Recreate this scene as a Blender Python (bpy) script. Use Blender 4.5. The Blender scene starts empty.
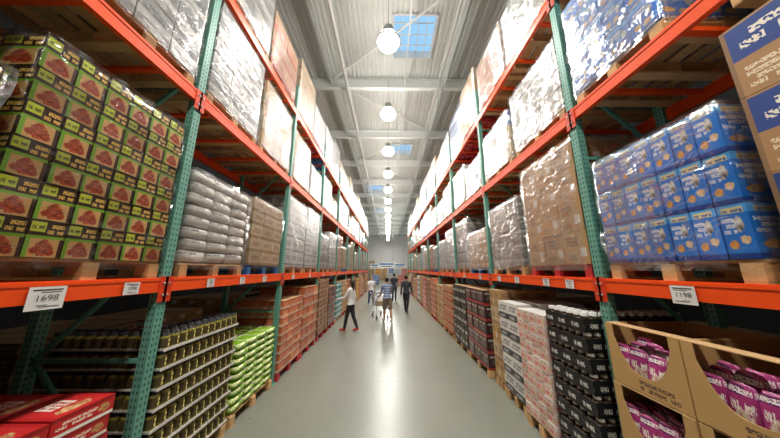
import bpy, math, random
from mathutils import Vector, Matrix, noise
random.seed(7)
R = random.random
C = bpy.context.scene.collection

# ------------------------------------------------------------------ node helpers
class NT:
    def __init__(s, name):
        s.mat = bpy.data.materials.new(name); s.mat.use_nodes = True
        s.t = s.mat.node_tree; s.b = s.t.nodes['Principled BSDF']; s.out = s.t.nodes['Material Output']
    def n(s, ty, **kw):
        x = s.t.nodes.new(ty)
        for k, v in kw.items(): setattr(x, k, v)
        return x
    def l(s, a, b): s.t.links.new(a, b)
    def put(s, sock, v):
        if hasattr(v, 'is_output'): s.l(v, sock)
        elif isinstance(v, (tuple, list)) and len(v) == 3 and sock.type == 'RGBA': sock.default_value = (*v, 1)
        else: sock.default_value = v
    def m(s, op, a, b=0.0, c=None):
        x = s.n('ShaderNodeMath', operation=op)
        s.put(x.inputs[0], a); s.put(x.inputs[1], b)
        if c is not None: s.put(x.inputs[2], c)
        return x.outputs[0]
    def mix(s, f, a, b, mode='MIX'):
        x = s.n('ShaderNodeMix', data_type='RGBA', blend_type=mode)
        s.put(x.inputs[0], f); s.put(x.inputs[6], a); s.put(x.inputs[7], b)
        return x.outputs[2]
    def uv(s, name='UVMap'):
        x = s.n('ShaderNodeUVMap', uv_map=name); y = s.n('ShaderNodeSeparateXYZ'); s.l(x.outputs[0], y.inputs[0])
        return y.outputs[0], y.outputs[1], x.outputs[0]
    def comb(s, a, b, c=0.0):
        x = s.n('ShaderNodeCombineXYZ'); s.put(x.inputs[0], a); s.put(x.inputs[1], b); s.put(x.inputs[2], c)
        return x.outputs[0]
    def rect(s, u, v, u0, u1, v0, v1):
        a = s.m('MULTIPLY', s.m('GREATER_THAN', u, u0), s.m('LESS_THAN', u, u1))
        b = s.m('MULTIPLY', s.m('GREATER_THAN', v, v0), s.m('LESS_THAN', v, v1))
        return s.m('MULTIPLY', a, b)
    def noise(s, vec, scale, detail=2, dist=0.0):
        x = s.n('ShaderNodeTexNoise'); 
        if vec is not None: s.l(vec, x.inputs['Vector'])
        x.inputs['Scale'].default_value = scale; x.inputs['Detail'].default_value = detail; x.inputs['Distortion'].default_value = dist
        return x.outputs['Fac']
    def objco(s): return s.n('ShaderNodeTexCoord').outputs['Object']
    def bump(s, h, strength=.3, dist=.01):
        x = s.n('ShaderNodeBump'); s.l(h, x.inputs['Height']); x.inputs['Strength'].default_value = strength; x.inputs['Distance'].default_value = dist
        s.l(x.outputs[0], s.b.inputs['Normal']); return x.outputs[0]

def plain(name, col, rough=.5, metal=0, emit=None, es=0, nz=.06, ns=8):
    g = NT(name)
    if nz:
        f = g.noise(g.objco(), ns, 3)
        d = g.m('MULTIPLY_ADD', f, nz * 2, 1 - nz)
        x = g.n('ShaderNodeVectorMath', operation='SCALE'); x.inputs[0].default_value = col; g.l(d, x.inputs['Scale'])
        g.l(x.outputs[0], g.b.inputs['Base Color'])
    else: g.b.inputs['Base Color'].default_value = (*col, 1)
    g.b.inputs['Roughness'].default_value = rough; g.b.inputs['Metallic'].default_value = metal
    if emit: g.b.inputs['Emission Color'].default_value = (*emit, 1); g.b.inputs['Emission Strength'].default_value = es
    return g.mat

def art(name, base, bands=(), text=(), blobs=(), rects=(), rough=.45, var=.12, tape=None):
    g = NT(name); u, v, _ = g.uv(); ru, rv, _ = g.uv('rnd')
    col = base
    for (v0, v1, c) in bands: col = g.mix(g.rect(u, v, -1, 2, v0, v1), col, c)
    for (u0, u1, v0, v1, c) in rects: col = g.mix(g.rect(u, v, u0, u1, v0, v1), col, c)
    for (cu, cv, a, b, c1, c2, sc) in blobs:
        du = g.m('DIVIDE', g.m('SUBTRACT', u, cu), a); dv = g.m('DIVIDE', g.m('SUBTRACT', v, cv), b)
        nn = g.noise(g.comb(g.m('ADD', u, cu * 7), v), 7, 3)
        d = g.m('ADD', g.m('ADD', g.m('MULTIPLY', du, du), g.m('MULTIPLY', dv, dv)), g.m('MULTIPLY_ADD', nn, 2.4, -1.2))
        msk = g.m('LESS_THAN', d, 1.0)
        vo = g.noise(g.comb(u, v, cu), sc * 1.6, 3, .6)
        cc = g.mix(g.m('MULTIPLY_ADD', vo, 3.0, -1.0), c1, c2)
        col = g.mix(msk, col, cc)
    for (u0, u1, v0, v1, c, nc, nr) in text:
        vv = g.m('MULTIPLY', g.m('SUBTRACT', v, v0), nr / (v1 - v0)); uu = g.m('MULTIPLY', g.m('SUBTRACT', u, u0), nc / (u1 - u0))
        wn = g.n('ShaderNodeTexWhiteNoise', noise_dimensions='2D'); g.l(g.comb(g.m('FLOOR', uu), g.m('FLOOR', vv)), wn.inputs['Vector'])
        a = g.m('GREATER_THAN', wn.outputs['Value'], .22)
        # glyph-like strokes
        a = g.m('MULTIPLY', a, g.m('GREATER_THAN', g.noise(g.comb(g.m('MULTIPLY', uu, 1.6), g.m('MULTIPLY', vv, 2.2)), 1.7, 0), .44))
        a = g.m('MULTIPLY', a, g.m('LESS_THAN', g.m('FRACT', vv), .7))
        a = g.m('MULTIPLY', a, g.rect(u, v, u0, u1, v0, v1))
        col = g.mix(a, col, c)
    if tape: col = g.mix(g.rect(u, v, .46, .54, -1, 2), col, tape)
    k = g.m('MULTIPLY_ADD', ru, var * 2, 1 - var)
    col = g.mix(1.0, col, g.comb(k, k, k), 'MULTIPLY')
    g.l(col, g.b.inputs['Base Color']); g.b.inputs['Roughness'].default_value = rough
    return g.mat

WHITE = (.56, .55, .52); 
M = {}
M['kraft'] = art('kraft_board', (.42, .25, .11), bands=[(.47, .53, (.35, .22, .1))], rects=[(.62, .9, .6, .85, (.6, .57, .5))], text=[(.1, .5, .6, .85, (.15, .08, .04), 6, 2)], rough=.75)
M['kraft_top'] = art('kraft_flap', (.46, .29, .14), rects=[(.46, .54, -1, 2, (.55, .42, .26)), (.497, .503, -1, 2, (.2, .12, .06))], rough=.7)
M['kraft_label'] = art('kraft_printed', (.45, .28, .12), text=[(.1, .6, .55, .85, (.12, .07, .04), 9, 3), (.15, .5, .1, .3, (.2, .1, .05), 12, 3)], rects=[(.66, .9, .22, .48, (.6, .57, .5))], rough=.7)
M['kraft_display'] = art('kraft_display_print', (.5, .31, .12), text=[(.12, .6, .05, .22, (.12, .07, .04), 9, 2)], rough=.7)
M['kraft_red'] = art('kraft_red_print', (.46, .29, .15), bands=[(0, .25, (.45, .06, .04))], text=[(.1, .9, .4, .8, (.4, .06, .04), 7, 2)], rough=.7)
M['white_top'] = art('white_board', (.6, .59, .56), rects=[(.495, .505, -1, 2, (.3, .3, .3))], rough=.6)
M['biscuit'] = art('biscuit_carton_print', (.58, .35, .13),
    bands=[(.56, 1.1, (.03, .015, .007))],
    rects=[(.04, .44, .68, .95, (.50, .56, .04)), (-1, 2, .50, .58, (.2, .42, .03)), (-1, .12, -1, .56, (.18, .38, .03)), (.90, 2, -1, .5, (.05, .02, .01))],
    blobs=[(.5, .18, .34, .14, (.6, .10, .03), (.10, .012, .008), 7), (.5, .33, .2, .12, (.65, .16, .05), (.15, .02, .01), 7), (.5, .43, .09, .08, (.55, .1, .03), (.2, .03, .012), 7)],
    text=[(.07, .42, .75, .9, (.06, .07, .02), 6, 1), (.5, .95, .64, .95, (.85, .55, .12), 5, 2)], rough=.35, var=.25)
M['biscuit_top'] = art('biscuit_carton_lid', (.16, .24, .04), rects=[(.2, .8, .3, .7, (.05, .03, .02))], rough=.35)
M['treat'] = art('pet_treat_carton_print', (.02, .18, .62),
    bands=[(-.1, .12, (.02, .07, .3)), (.86, 1.1, (.06, .34, .75))],
    blobs=[(.25, .3, .14, .1, (.75, .45, .15), (.4, .17, .04), 8), (.6, .26, .14, .09, (.8, .6, .35), (.45, .22, .08), 6), (.75, .56, .1, .14, (.7, .68, .62), (.06, .04, .03), 4)],
    text=[(.08, .66, .6, .84, (.85, .82, .6), 6, 2), (.1, .9, .02, .1, (.7, .75, .8), 16, 1)], rough=.3)
M['treat2'] = art('pet_treat_carton_side', (.015, .2, .66),
    bands=[(.84, 1.1, (.08, .40, .82)), (-.1, .1, (.01, .06, .3))],
    blobs=[(.3, .26, .16, .08, (.85, .48, .14), (.5, .18, .04), 5), (.7, .34, .16, .08, (.85, .74, .55), (.6, .3, .1), 5), (.62, .64, .16, .14, (.8, .78, .74), (.06, .04, .03), 3)],
    rects=[(.12, .88, .84, .95, (.75, .66, .3))], text=[(.14, .86, .85, .94, (.05, .1, .4), 7, 1), (.06, .5, .46, .78, (.8, .82, .85), 4, 3)], rough=.3, var=.2)
M['treat_top'] = art('pet_treat_carton_lid', (.04, .2, .58), rects=[(.25, .75, .3, .7, (.7, .7, .55))], rough=.3)
M['red'] = art('red_carton_print', (.5, .02, .02), bands=[(.0, .18, (.75, .7, .62)), (.8, 1.1, (.32, .01, .01))],
    text=[(.08, .7, .35, .75, (.85, .75, .6), 8, 2)], blobs=[(.82, .5, .1, .22, (.7, .4, .15), (.3, .1, .04), 6)], rough=.3)
M['red_top'] = art('red_carton_lid', (.42, .02, .02), rects=[(.05, .95, .1, .9, (.5, .03, .03)), (.2, .55, .3, .7, (.75, .65, .55))], text=[(.22, .54, .35, .66, (.4, .02, .02), 6, 3)], blobs=[(.75, .5, .13, .3, (.75, .5, .25), (.3, .08, .03), 7)], rough=.3)
M['white'] = art('white_carton_print', WHITE, bands=[(.1, .22, (.22, .25, .3))], text=[(.1, .8, .45, .8, (.15, .15, .18), 8, 3)], rough=.5)
M['white2'] = art('white_black_carton_print', (.68, .66, .62), bands=[(.0, .35, (.06, .06, .06))], text=[(.1, .9, .5, .85, (.1, .1, .1), 8, 2), (.1, .7, .08, .26, (.7, .7, .7), 9, 2)], rough=.4)
M['grey'] = art('grey_bale_print', (.24, .24, .23), bands=[(.3, .5, (.42, .41, .38))], text=[(.1, .9, .55, .8, (.06, .06, .07), 8, 2), (.1, .7, .05, .25, (.6, .58, .5), 6, 2)], rough=.45)
M['beige'] = art('beige_carton_print', (.48, .37, .23), bands=[(.0, .2, (.32, .2, .1))], text=[(.15, .85, .4, .75, (.25, .1, .05), 8, 2)], rough=.55)
M['blue'] = art('blue_carton_print', (.05, .14, .38), bands=[(.3, .6, (.65, .65, .65))], text=[(.1, .9, .33, .56, (.05, .1, .4), 8, 2), (.1, .6, .7, .9, (.7, .7, .3), 6, 1)], rough=.4)
M['pink'] = art('pink_tea_carton_print', (.72, .50, .42), bands=[(.72, 1.1, (.75, .7, .62))], blobs=[(.35, .35, .25, .2, (.55, .06, .08), (.8, .5, .4), 6), (.8, .3, .1, .16, (.25, .35, .06), (.6, .5, .2), 6)], text=[(.1, .9, .76, .94, (.4, .05, .05), 8, 1)], rough=.35)
M['orange'] = art('orange_carton_print', (.55, .15, .06), bands=[(.0, .3, (.66, .45, .32)), (.88, 1.1, (.35, .06, .03))], blobs=[(.5, .5, .3, .16, (.75, .4, .2), (.3, .05, .03), 6)], text=[(.1, .9, .05, .24, (.4, .08, .05), 8, 1)], rough=.4, var=.25)
M['brown'] = art('brown_carton_print', (.2, .09, .05), bands=[(.6, .9, (.42, .25, .13))], text=[(.1, .9, .64, .86, (.15, .05, .03), 7, 1), (.2, .8, .15, .45, (.6, .45, .25), 7, 2)], rough=.45)
M['black'] = art('black_carton_print', (.02, .02, .022), text=[(.1, .8, .3, .7, (.7, .7, .66), 8, 1)], rects=[(.84, .95, .3, .7, (.5, .42, .2))], rough=.4)
M['darkred'] = art('dark_drink_carton_print', (.06, .025, .025), bands=[(.0, .14, (.4, .04, .03))], blobs=[(.5, .45, .35, .2, (.25, .2, .17), (.03, .02, .02), 6)], text=[(.1, .9, .7, .92, (.6, .5, .4), 6, 1)], rough=.35)
M['teal'] = art('teal_carton_print', (.05, .25, .27), bands=[(.3, .65, (.7, .7, .62))], text=[(.1, .9, .36, .6, (.04, .15, .2), 7, 2)], rough=.4)
M['yellow'] = art('yellow_carton_print', (.7, .48, .08), bands=[(.0, .3, (.5, .1, .04))], text=[(.1, .9, .45, .85, (.35, .05, .03), 6, 2)], rough=.4)
M['peanut'] = art('snack_carton_print', (.38, .22, .1), rects=[(.04, .98, .50, .97, (.03, .07, .25)), (-1, .04, -1, 2, (.25, .15, .08))], text=[(.12, .92, .62, .9, (.75, .7, .6), 9, 2), (.1, .8, .08, .4, (.7, .6, .45), 12, 4)], blobs=[(.7, .24, .14, .12, (.6, .35, .12), (.25, .1, .03), 8)], rough=.45)
M['tray_white'] = art('white_tray_print', (.66, .64, .58), text=[(.1, .9, .2, .8, (.4, .4, .35), 20, 1)], rough=.5)
M['tray_black'] = art('black_tray_print', (.012, .012, .014), text=[(.12, .7, .25, .75, (.75, .73, .68), 8, 1)], rough=.4)
g = NT('pallet_wood'); oc = g.objco(); mp = g.n('ShaderNodeMapping'); g.l(oc, mp.inputs[0]); mp.inputs['Scale'].default_value = (3, 22, 22)
f = g.noise(mp.outputs[0], 3, 4, .4); ru, rv, _ = g.uv('rnd')
c = g.mix(f, (.70, .46, .21), (.43, .25, .11)); k = g.m('MULTIPLY_ADD', ru, .5, .75)
g.l(g.mix(1.0, c, g.comb(k, k, k), 'MULTIPLY'), g.b.inputs['Base Color']); g.b.inputs['Roughness'].default_value = .75; g.bump(f, .3, .004); M['wood'] = g.mat
M['plblue'] = plain('blue_plastic', (.03, .16, .42), .45)
M['plred'] = plain('red_plastic', (.5, .03, .03), .45)
M['orangepaint'] = plain('orange_rack_paint', (.86, .09, .008), .38, nz=.08)
M['redplate'] = plain('red_connector_paint', (.65, .05, .010), .4)
M['steel'] = plain('galvanised_steel', (.5, .51, .52), .35, .8)
M['chrome'] = plain('chrome_wire', (.7, .71, .73), .22, 1)
M['darkrubber'] = plain('dark_rubber', (.03, .03, .03), .7)
M['jarlid_b'] = plain('black_jar_lid', (.02, .02, .02), .35)
M['jarlid_g'] = plain('gold_jar_lid', (.65, .5, .15), .3, .6)
M['jarlid_w'] = plain('white_jar_lid', (.6, .6, .57), .4)
M['jar_body'] = plain('dark_jar_glass', (.06, .035, .02), .12)
M['jar_olive'] = plain('olive_jar_glass', (.26, .22, .05), .12)
M['jar_label'] = art('jar_label_print', (.08, .06, .02), bands=[(.10, .90, (.80, .68, .2)), (.45, .6, (.05, .08, .03))], rough=.4)
M['jar_label2'] = art('jar_white_label_print', (.6, .58, .52), bands=[(.3, .5, (.25, .05, .05))], rough=.4)
M['greenbag'] = art('green_bag_print', (.22, .42, .03), blobs=[(.5, .5, .22, .2, (.75, .75, .4), (.1, .2, .03), 6)], bands=[(.8, .92, (.7, .72, .5)), (.3, .42, (.05, .15, .02))], text=[(.1, 3.9, .5, .75, (.85, .85, .5), 24, 1)], rough=.25)
M['whitebag'] = art('white_bag_print', (.66, .64, .58), bands=[(.42, .5, (.42, .33, .2))], text=[(.1, 3.9, .55, .8, (.25, .22, .2), 34, 1)], rough=.3)
M['pinkbag'] = art('pink_pouch_print', (.40, .05, .2), blobs=[(2.0, .36, .42, .17, (.8, .72, .62), (.4, .16, .1), 5), (.0, .36, .42, .17, (.8, .72, .62), (.4, .16, .1), 5), (4.0, .36, .42, .17, (.8, .72, .62), (.4, .16, .1), 5)], bands=[(.66, .84, (.13, .02, .11)), (.84, 1.1, (.5, .12, .26)), (-.1, .16, (.62, .5, .45))], text=[(.1, 3.9, .68, .82, (.85, .75, .75), 28, 1), (1.5, 2.5, .5, .62, (.85, .8, .7), 6, 1)], rough=.25, var=.3)
M['white_card'] = plain('white_card', (.72, .72, .69), .5, nz=.02)
M['ink'] = plain('black_ink', (.02, .02, .02), .6, nz=0)
# perforated green upright
g = NT('green_upright_paint'); u, v, _ = g.uv()
fz = g.m('FRACT', g.m('MULTIPLY', v, 20.0)); 
du = g.m('ABSOLUTE', g.m('SUBTRACT', g.m('ABSOLUTE', g.m('SUBTRACT', u, .5)), .22)); dz = g.m('ABSOLUTE', g.m('SUBTRACT', fz, .5))
hole = g.m('LESS_THAN', g.m('ADD', g.m('MULTIPLY', g.m('MULTIPLY', du, du), 130), g.m('MULTIPLY', g.m('MULTIPLY', dz, dz), 16)), 1.0)
nf = g.noise(g.objco(), 5, 4); base = g.mix(nf, (.10, .29, .22), (.17, .39, .31))
g.l(g.mix(hole, base, (.02, .05, .04)), g.b.inputs['Base Color']); g.b.inputs['Roughness'].default_value = .45; M['green'] = g.mat
M['greenp'] = plain('green_brace_paint', (.10, .32, .25), .45)

def film(name, a0, a1, bd=.012, gl=1.2, tint=(.8, .82, .84), sc=5):
    g = NT(name); oc = g.objco(); mp = g.n('ShaderNodeMapping'); g.l(oc, mp.inputs[0]); mp.inputs['Scale'].default_value = (1, 1, 2.0); mp.inputs['Rotation'].default_value = (.5, 0, .1)
    f = g.noise(mp.outputs[0], sc, 4, 1.6)
    r = g.n('ShaderNodeValToRGB'); g.l(f, r.inputs[0]); r.color_ramp.elements[0].position = .48; r.color_ramp.elements[1].position = .74
    r.color_ramp.elements[0].color = (a0,) * 3 + (1,); r.color_ramp.elements[1].color = (a1,) * 3 + (1,)
    bp = g.n('ShaderNodeBump'); g.l(f, bp.inputs['Height']); bp.inputs['Strength'].default_value = .8; bp.inputs['Distance'].default_value = bd
    tr = g.n('ShaderNodeBsdfTransparent'); tr.inputs[0].default_value = (.99, .99, .99, 1); df = g.n('ShaderNodeBsdfDiffuse'); df.inputs[0].default_value = (*tint, 1); g.l(bp.outputs[0], df.inputs['Normal'])
    gs = g.n('ShaderNodeBsdfGlossy'); gs.inputs['Roughness'].default_value = .10; gs.inputs[0].default_value = (.95, .95, .95, 1); g.l(bp.outputs[0], gs.inputs['Normal'])
    m1 = g.n('ShaderNodeMixShader'); g.l(r.outputs[0], m1.inputs[0]); g.l(tr.outputs[0], m1.inputs[1]); g.l(df.outputs[0], m1.inputs[2])
    fr = g.n('ShaderNodeFresnel'); fr.inputs[0].default_value = 1.45; g.l(bp.outputs[0], fr.inputs['Normal'])
    m2 = g.n('ShaderNodeMixShader'); g.l(g.m('MINIMUM', g.m('MULTIPLY', fr.outputs[0], gl), .45), m2.inputs[0]); g.l(m1.outputs[0], m2.inputs[1]); g.l(gs.outputs[0], m2.inputs[2])
    g.l(m2.outputs[0], g.out.inputs['Surface']); return g.mat
M['film0'] = film('clear_stretch_film', .0, .08, .016, 1.0)
M['film'] = film('stretch_film', .01, .2, .024, 1.2)
M['film2'] = film('milky_stretch_film', .06, .34, .03, 1.2)

# ------------------------------------------------------------------ mesh builder
class MB:
    def __init__(s): s.v = []; s.f = []; s.uv = []; s.r = []; s.mi = []; s.sm = []; s.mats = []
    def mat(s, m):
        if m not in s.mats: s.mats.append(m)
        return s.mats.index(m)
    def face(s, idx, uv, m, r=.5, sm=False):
        s.f.append(idx); s.uv.extend(uv); s.r.extend([r] * len(idx)); s.mi.append(s.mat(m)); s.sm.append(sm)
    def box(s, c, d, m, mt=None, rz=0, r=None, M4=None):
        if r is None: r = R()
        mt = mt or m; hx, hy, hz = d[0] / 2, d[1] / 2, d[2] / 2; b = len(s.v); cs, sn = math.cos(rz), math.sin(rz)
        for z in (-hz, hz):
            for x, y in ((-hx, -hy), (hx, -hy), (hx, hy), (-hx, hy)):
                p = Vector((c[0] + x * cs - y * sn, c[1] + x * sn + y * cs, c[2] + z))
                s.v.append(M4 @ p if M4 else p)
        q = [(0, 0), (1, 0), (1, 1), (0, 1)]
        for i in range(4):
            j = (i + 1) % 4
            s.face((b + i, b + j, b + 4 + j, b + 4 + i), q, m, r)
        s.face((b + 4, b + 5, b + 6, b + 7), q, mt, r); s.face((b + 3, b + 2, b + 1, b), q, mt, r)
    def beam(s, p0, p1, w, h, m):
        """rectangular bar from p0 to p1"""
        p0 = Vector(p0); p1 = Vector(p1); d = (p1 - p0); L = d.length; d.normalize()
        up = Vector((0, 0, 1)) if abs(d.z) < .95 else Vector((1, 0, 0))
        a = d.cross(up).normalized(); bb = a.cross(d).normalized(); b = len(s.v)
        for P in (p0, p1):
            for x, y in ((-1, -1), (1, -1), (1, 1), (-1, 1)): s.v.append(P + a * x * w / 2 + bb * y * h / 2)
        for i in range(4):
            j = (i + 1) % 4; s.face((b + i, b + j, b + 4 + j, b + 4 + i), [(0, 0), (1, 0), (1, L), (0, L)], m)
        s.face((b + 3, b + 2, b + 1, b), [(0, 0)] * 4, m); s.face((b + 4, b + 5, b + 6, b + 7), [(0, 0)] * 4, m)
    def tube(s, p0, p1, r0, m, r1=None, n=6, cap=True):
        r1 = r0 if r1 is None else r1
        p0 = Vector(p0); p1 = Vector(p1); d = (p1 - p0).normalized(); up = Vector((0, 0, 1)) if abs(d.z) < .9 else Vector((1, 0, 0))
        a = d.cross(up).normalized(); c = a.cross(d); b = len(s.v)
        for P, rr in ((p0, r0), (p1, r1)):
            for i in range(n):
                t = 2 * math.pi * i / n; s.v.append(P + a * math.cos(t) * rr + c * math.sin(t) * rr)
        for i in range(n):
            j = (i + 1) % n; s.face((b + i, b + j, b + n + j, b + n + i), [(0, 0), (1, 0), (1, 1), (0, 1)], m, .5, True)
        if cap:
            s.face(tuple(b + i for i in reversed(range(n))), [(0, 0)] * n, m); s.face(tuple(b + n + i for i in range(n)), [(0, 0)] * n, m)
    def lathe(s, c, prof, n=12, r=.5, axis=None):
        """prof: list of (radius,z,material of the band above)"""
        b = len(s.v); k = len(prof)
        for (rr, z, m) in prof:
            for i in range(n):
                t = 2 * math.pi * i / n; p = Vector((rr * math.cos(t), rr * math.sin(t), z))
                if axis: p = axis @ p
                s.v.append(Vector(c) + p)
        for q in range(k - 1):
            for i in range(n):
                j = (i + 1) % n
                s.face((b + q * n + i, b + q * n + j, b + (q + 1) * n + j, b + (q + 1) * n + i), [(i / n * 3, 0), ((i + 1) / n * 3, 0), ((i + 1) / n * 3, 1), (i / n * 3, 1)], prof[q][2], r, True)
        s.face(tuple(b + i for i in reversed(range(n))), [(.5, .5)] * n, prof[0][2], r); s.face(tuple(b + (k - 1) * n + i for i in range(n)), [(.5, .5)] * n, prof[-2][2], r)
    def pillow(s, c, d, m, nu=12, nv=7, e=.55, rz=0, rx=0, r=None, pz=.8, pp=.7):
        """soft bag: superellipsoid"""
        if r is None: r = R()
        b = len(s.v); sg = lambda x, p: math.copysign(abs(x) ** p, x)
        Mx = Matrix.Rotation(rz, 3, 'Z') @ Matrix.Rotation(rx, 3, 'Y')
        py = min(pp, .7) if pp <= .7 else .3
        for j in range(nv + 1):
            ph = -math.pi / 2 + math.pi * j / nv
            for i in range(nu):
                th = 2 * math.pi * (i + .5) / nu
                p = Vector((sg(math.cos(ph), pp) * sg(math.cos(th), e) * d[0] / 2, sg(math.cos(ph), py) * sg(math.sin(th), e) * d[1] / 2, sg(math.sin(ph), pz) * d[2] / 2))
                w = 1 + .08 * noise.noise(p * 18 + Vector((r * 50, 0, 0)))
                s.v.append(Vector(c) + Mx @ (p * w))
        for j in range(nv):
            for i in range(nu):
                k = (i + 1) % nu
                s.face((b + j * nu + i, b + j * nu + k, b + (j + 1) * nu + k, b + (j + 1) * nu + i), [(i / nu * 4, j / nv), ((i + 1) / nu * 4, j / nv), ((i + 1) / nu * 4, (j + 1) / nv), (i / nu * 4, (j + 1) / nv)], m, r, True)
    def prism_x(s, pts, x0, x1, m, r=.5):
        """polygon in YZ extruded along X"""
        b = len(s.v); n = len(pts); ys = [p[0] for p in pts]; zs = [p[1] for p in pts]
        f = lambda p: ((p[0] - min(ys)) / (max(ys) - min(ys)), (p[1] - min(zs)) / (max(zs) - min(zs)))
        for x in (x0, x1):
            for p in pts: s.v.append(Vector((x, p[0], p[1])))
        s.face(tuple(range(b + n - 1, b - 1, -1)), [f(p) for p in reversed(pts)], m, r); s.face(tuple(range(b + n, b + 2 * n)), [f(p) for p in pts], m, r)
        for i in range(n):
            j = (i + 1) % n; s.face((b + i, b + j, b + n + j, b + n + i), [(0, 0)] * 4, m, r)
    def obj(s, name, parent=None, loc=(0, 0, 0)):
        me = bpy.data.meshes.new(name)
        me.from_pydata([tuple(v) for v in s.v], [], s.f)
        u = me.uv_layers.new(name='UVMap'); u.data.foreach_set('uv', [x for p in s.uv for x in p])
        u2 = me.uv_layers.new(name='rnd'); u2.data.foreach_set('uv', [x for r in s.r for x in (r, (r * 7.31) % 1)])
        for m in s.mats: me.materials.append(m)
        me.polygons.foreach_set('material_index', s.mi); me.polygons.foreach_set('use_smooth', s.sm); me.update()
        o = bpy.data.objects.new(name, me); C.objects.link(o); o.location = loc
        if parent: o.parent = parent
        return o

# ------------------------------------------------------------------ room
X_W = 9.0; Y0 = -7.0; Y1 = 52.0; ZC = 9.4
g = NT('polished_concrete'); oc = g.objco(); n1 = g.noise(oc, .6, 5, .3); n2 = g.noise(oc, 9, 4)
c = g.mix(n1, (.165, .172, .14), (.25, .258, .215)); c = g.mix(g.m('MULTIPLY', n2, .35), c, (.17, .178, .15))
sp = g.n('ShaderNodeSeparateXYZ'); g.l(oc, sp.inputs[0])
jy = g.m('LESS_THAN', g.m('FRACT', g.m('DIVIDE', g.m('ADD', sp.outputs[1], 1.2), 6.0)), .0012)
c = g.mix(jy, c, (.12, .12, .105)); g.l(c, g.b.inputs['Base Color'])
g.l(g.m('MULTIPLY_ADD', n2, .14, .235), g.b.inputs['Roughness']); g.b.inputs['Specular IOR Level'].default_value = .5
g.bump(n1, .05, .02)
mb = MB(); mb.box((0, (Y0 + Y1) / 2, -.1), (2 * X_W, Y1 - Y0, .2), g.mat); mb.obj('floor')
wallm = plain('shade_toned_wall', (.04, .04, .042), .8)  # near-black tone puts the deep shade behind the racks into the wall colour
mb = MB(); mb.box((-X_W - .1, (Y0 + Y1) / 2, ZC / 2), (.2, Y1 - Y0, ZC), wallm); mb.obj('wall_left')
mb = MB(); mb.box((X_W + .1, (Y0 + Y1) / 2, ZC / 2), (.2, Y1 - Y0, ZC), wallm); mb.obj('wall_right')
mb = MB(); mb.box((0, Y1 + .1, ZC / 2), (2 * X_W + .4, .2, ZC), plain('white_wall', (.75, .75, .73), .8)); mb.obj('wall_back')
mb = MB(); mb.box((0, Y0 - .1, ZC / 2), (2 * X_W + .4, .2, ZC), wallm); mb.obj('wall_front')
# corrugated ceiling with skylight openings
SKY = [(.15, 1.5, 5.7, 7.2), (-1.9, -.5, 20.4, 22.4), (.15, 1.5, 13.2, 14.6), (-1.9, -.5, 29, 31)]
cm = plain('roof_deck_paint', (.74, .76, .73), .55); mb = MB(); step = .15
nx = int(2 * X_W / step); ys = [Y0 - .1]
for s_ in sorted(SKY, key=lambda q: q[2]): ys += [s_[2], s_[3]]
ys.append(Y1 + .1); ys = sorted(ys)
for iy in range(len(ys) - 1):
    for ix in range(nx):
        xa = -X_W + ix * step; xc = xa + step / 2; yc = (ys[iy] + ys[iy + 1]) / 2
        if any(a - .02 < xc < b_ + .02 and c_ < yc < d_ for a, b_, c_, d_ in SKY): continue
        zz = [ZC, ZC, ZC + .06, ZC + .06, ZC]; xx = [xa, xa + .08, xa + .095, xa + .135, xa + .15]
        for k in range(4):
            b = len(mb.v)
            mb.v += [Vector((xx[k], ys[iy], zz[k])), Vector((xx[k], ys[iy + 1], zz[k])), Vector((xx[k + 1], ys[iy + 1], zz[k + 1])), Vector((xx[k + 1], ys[iy], zz[k + 1]))]
            mb.face((b, b + 1, b + 2, b + 3), [(0, 0), (0, 1), (1, 1), (1, 0)], cm)
mb.obj('ceiling')
for i, (a, b_, c_, d_) in enumerate(SKY):
    mb = MB(); fm = M['white_card']
    for x in (a, b_): mb.box((x, (c_ + d_) / 2, ZC + .1), (.05, d_ - c_ + .05, .3), fm)
    for y in (c_, d_): mb.box(((a + b_) / 2, y, ZC + .1), (b_ - a, .05, .3), fm)
    for k in range(1, 5): mb.box((a + (b_ - a) * k / 5, (c_ + d_) / 2, ZC + .12), (.02, d_ - c_, .03), fm)
    for k in range(1, 4): mb.box(((a + b_) / 2, c_ + (d_ - c_) * k / 4, ZC + .12), (b_ - a, .02, .03), fm)
    mb.obj('window_%d' % (i + 1))
# roof steel
gm = plain('roof_steel_paint', (.84, .86, .84), .5)
y = 1.0; XG = X_W - .03
while y < Y1 - 1:
    mb = MB(); z = ZC - .25
    mb.box((0, y, z), (2 * XG, .012, .42), gm); mb.box((0, y, z - .21), (2 * XG, .16, .015), gm); mb.box((0, y, z + .21), (2 * XG, .16, .015), gm)
    mb.obj('roof_girder'); y += 3.6
for x in (-6.4, -4.2, -2.2, 2.2, 4.2, 6.4):
    y = 1.0
    mb = MB()
    while y < Y1 - 4.5:
        mb.beam((x, y + .02, ZC - .04), (x, y + 3.58, ZC - .04), .09, .06, gm); mb.beam((x, y + .1, ZC - .3), (x, y + 3.5, ZC - .3), .05, .05, gm)
        for q in range(6):
            ya = y + .15 + q * .55; mb.beam((x, ya, ZC - .07), (x, ya + .275, ZC - .28), .02, .02, gm); mb.beam((x, ya + .275, ZC - .28), (x, ya + .55, ZC - .07), .02, .02, gm)
        y += 3.6
    mb.obj('roof_joist')
mb = MB()
for k in range(0, 13):
    ya = 1.0 + 3.6 * k
    if k % 2 == 0: mb.beam((-2.1, ya + .12, ZC - .12), (2.1, ya + 3.45, ZC - .12), .05, .05, gm)
    else: mb.beam((2.1, ya + .12, ZC - .12), (-2.1, ya + 3.45, ZC - .12), .05, .05, gm)
mb.obj('roof_bracing')
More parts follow.
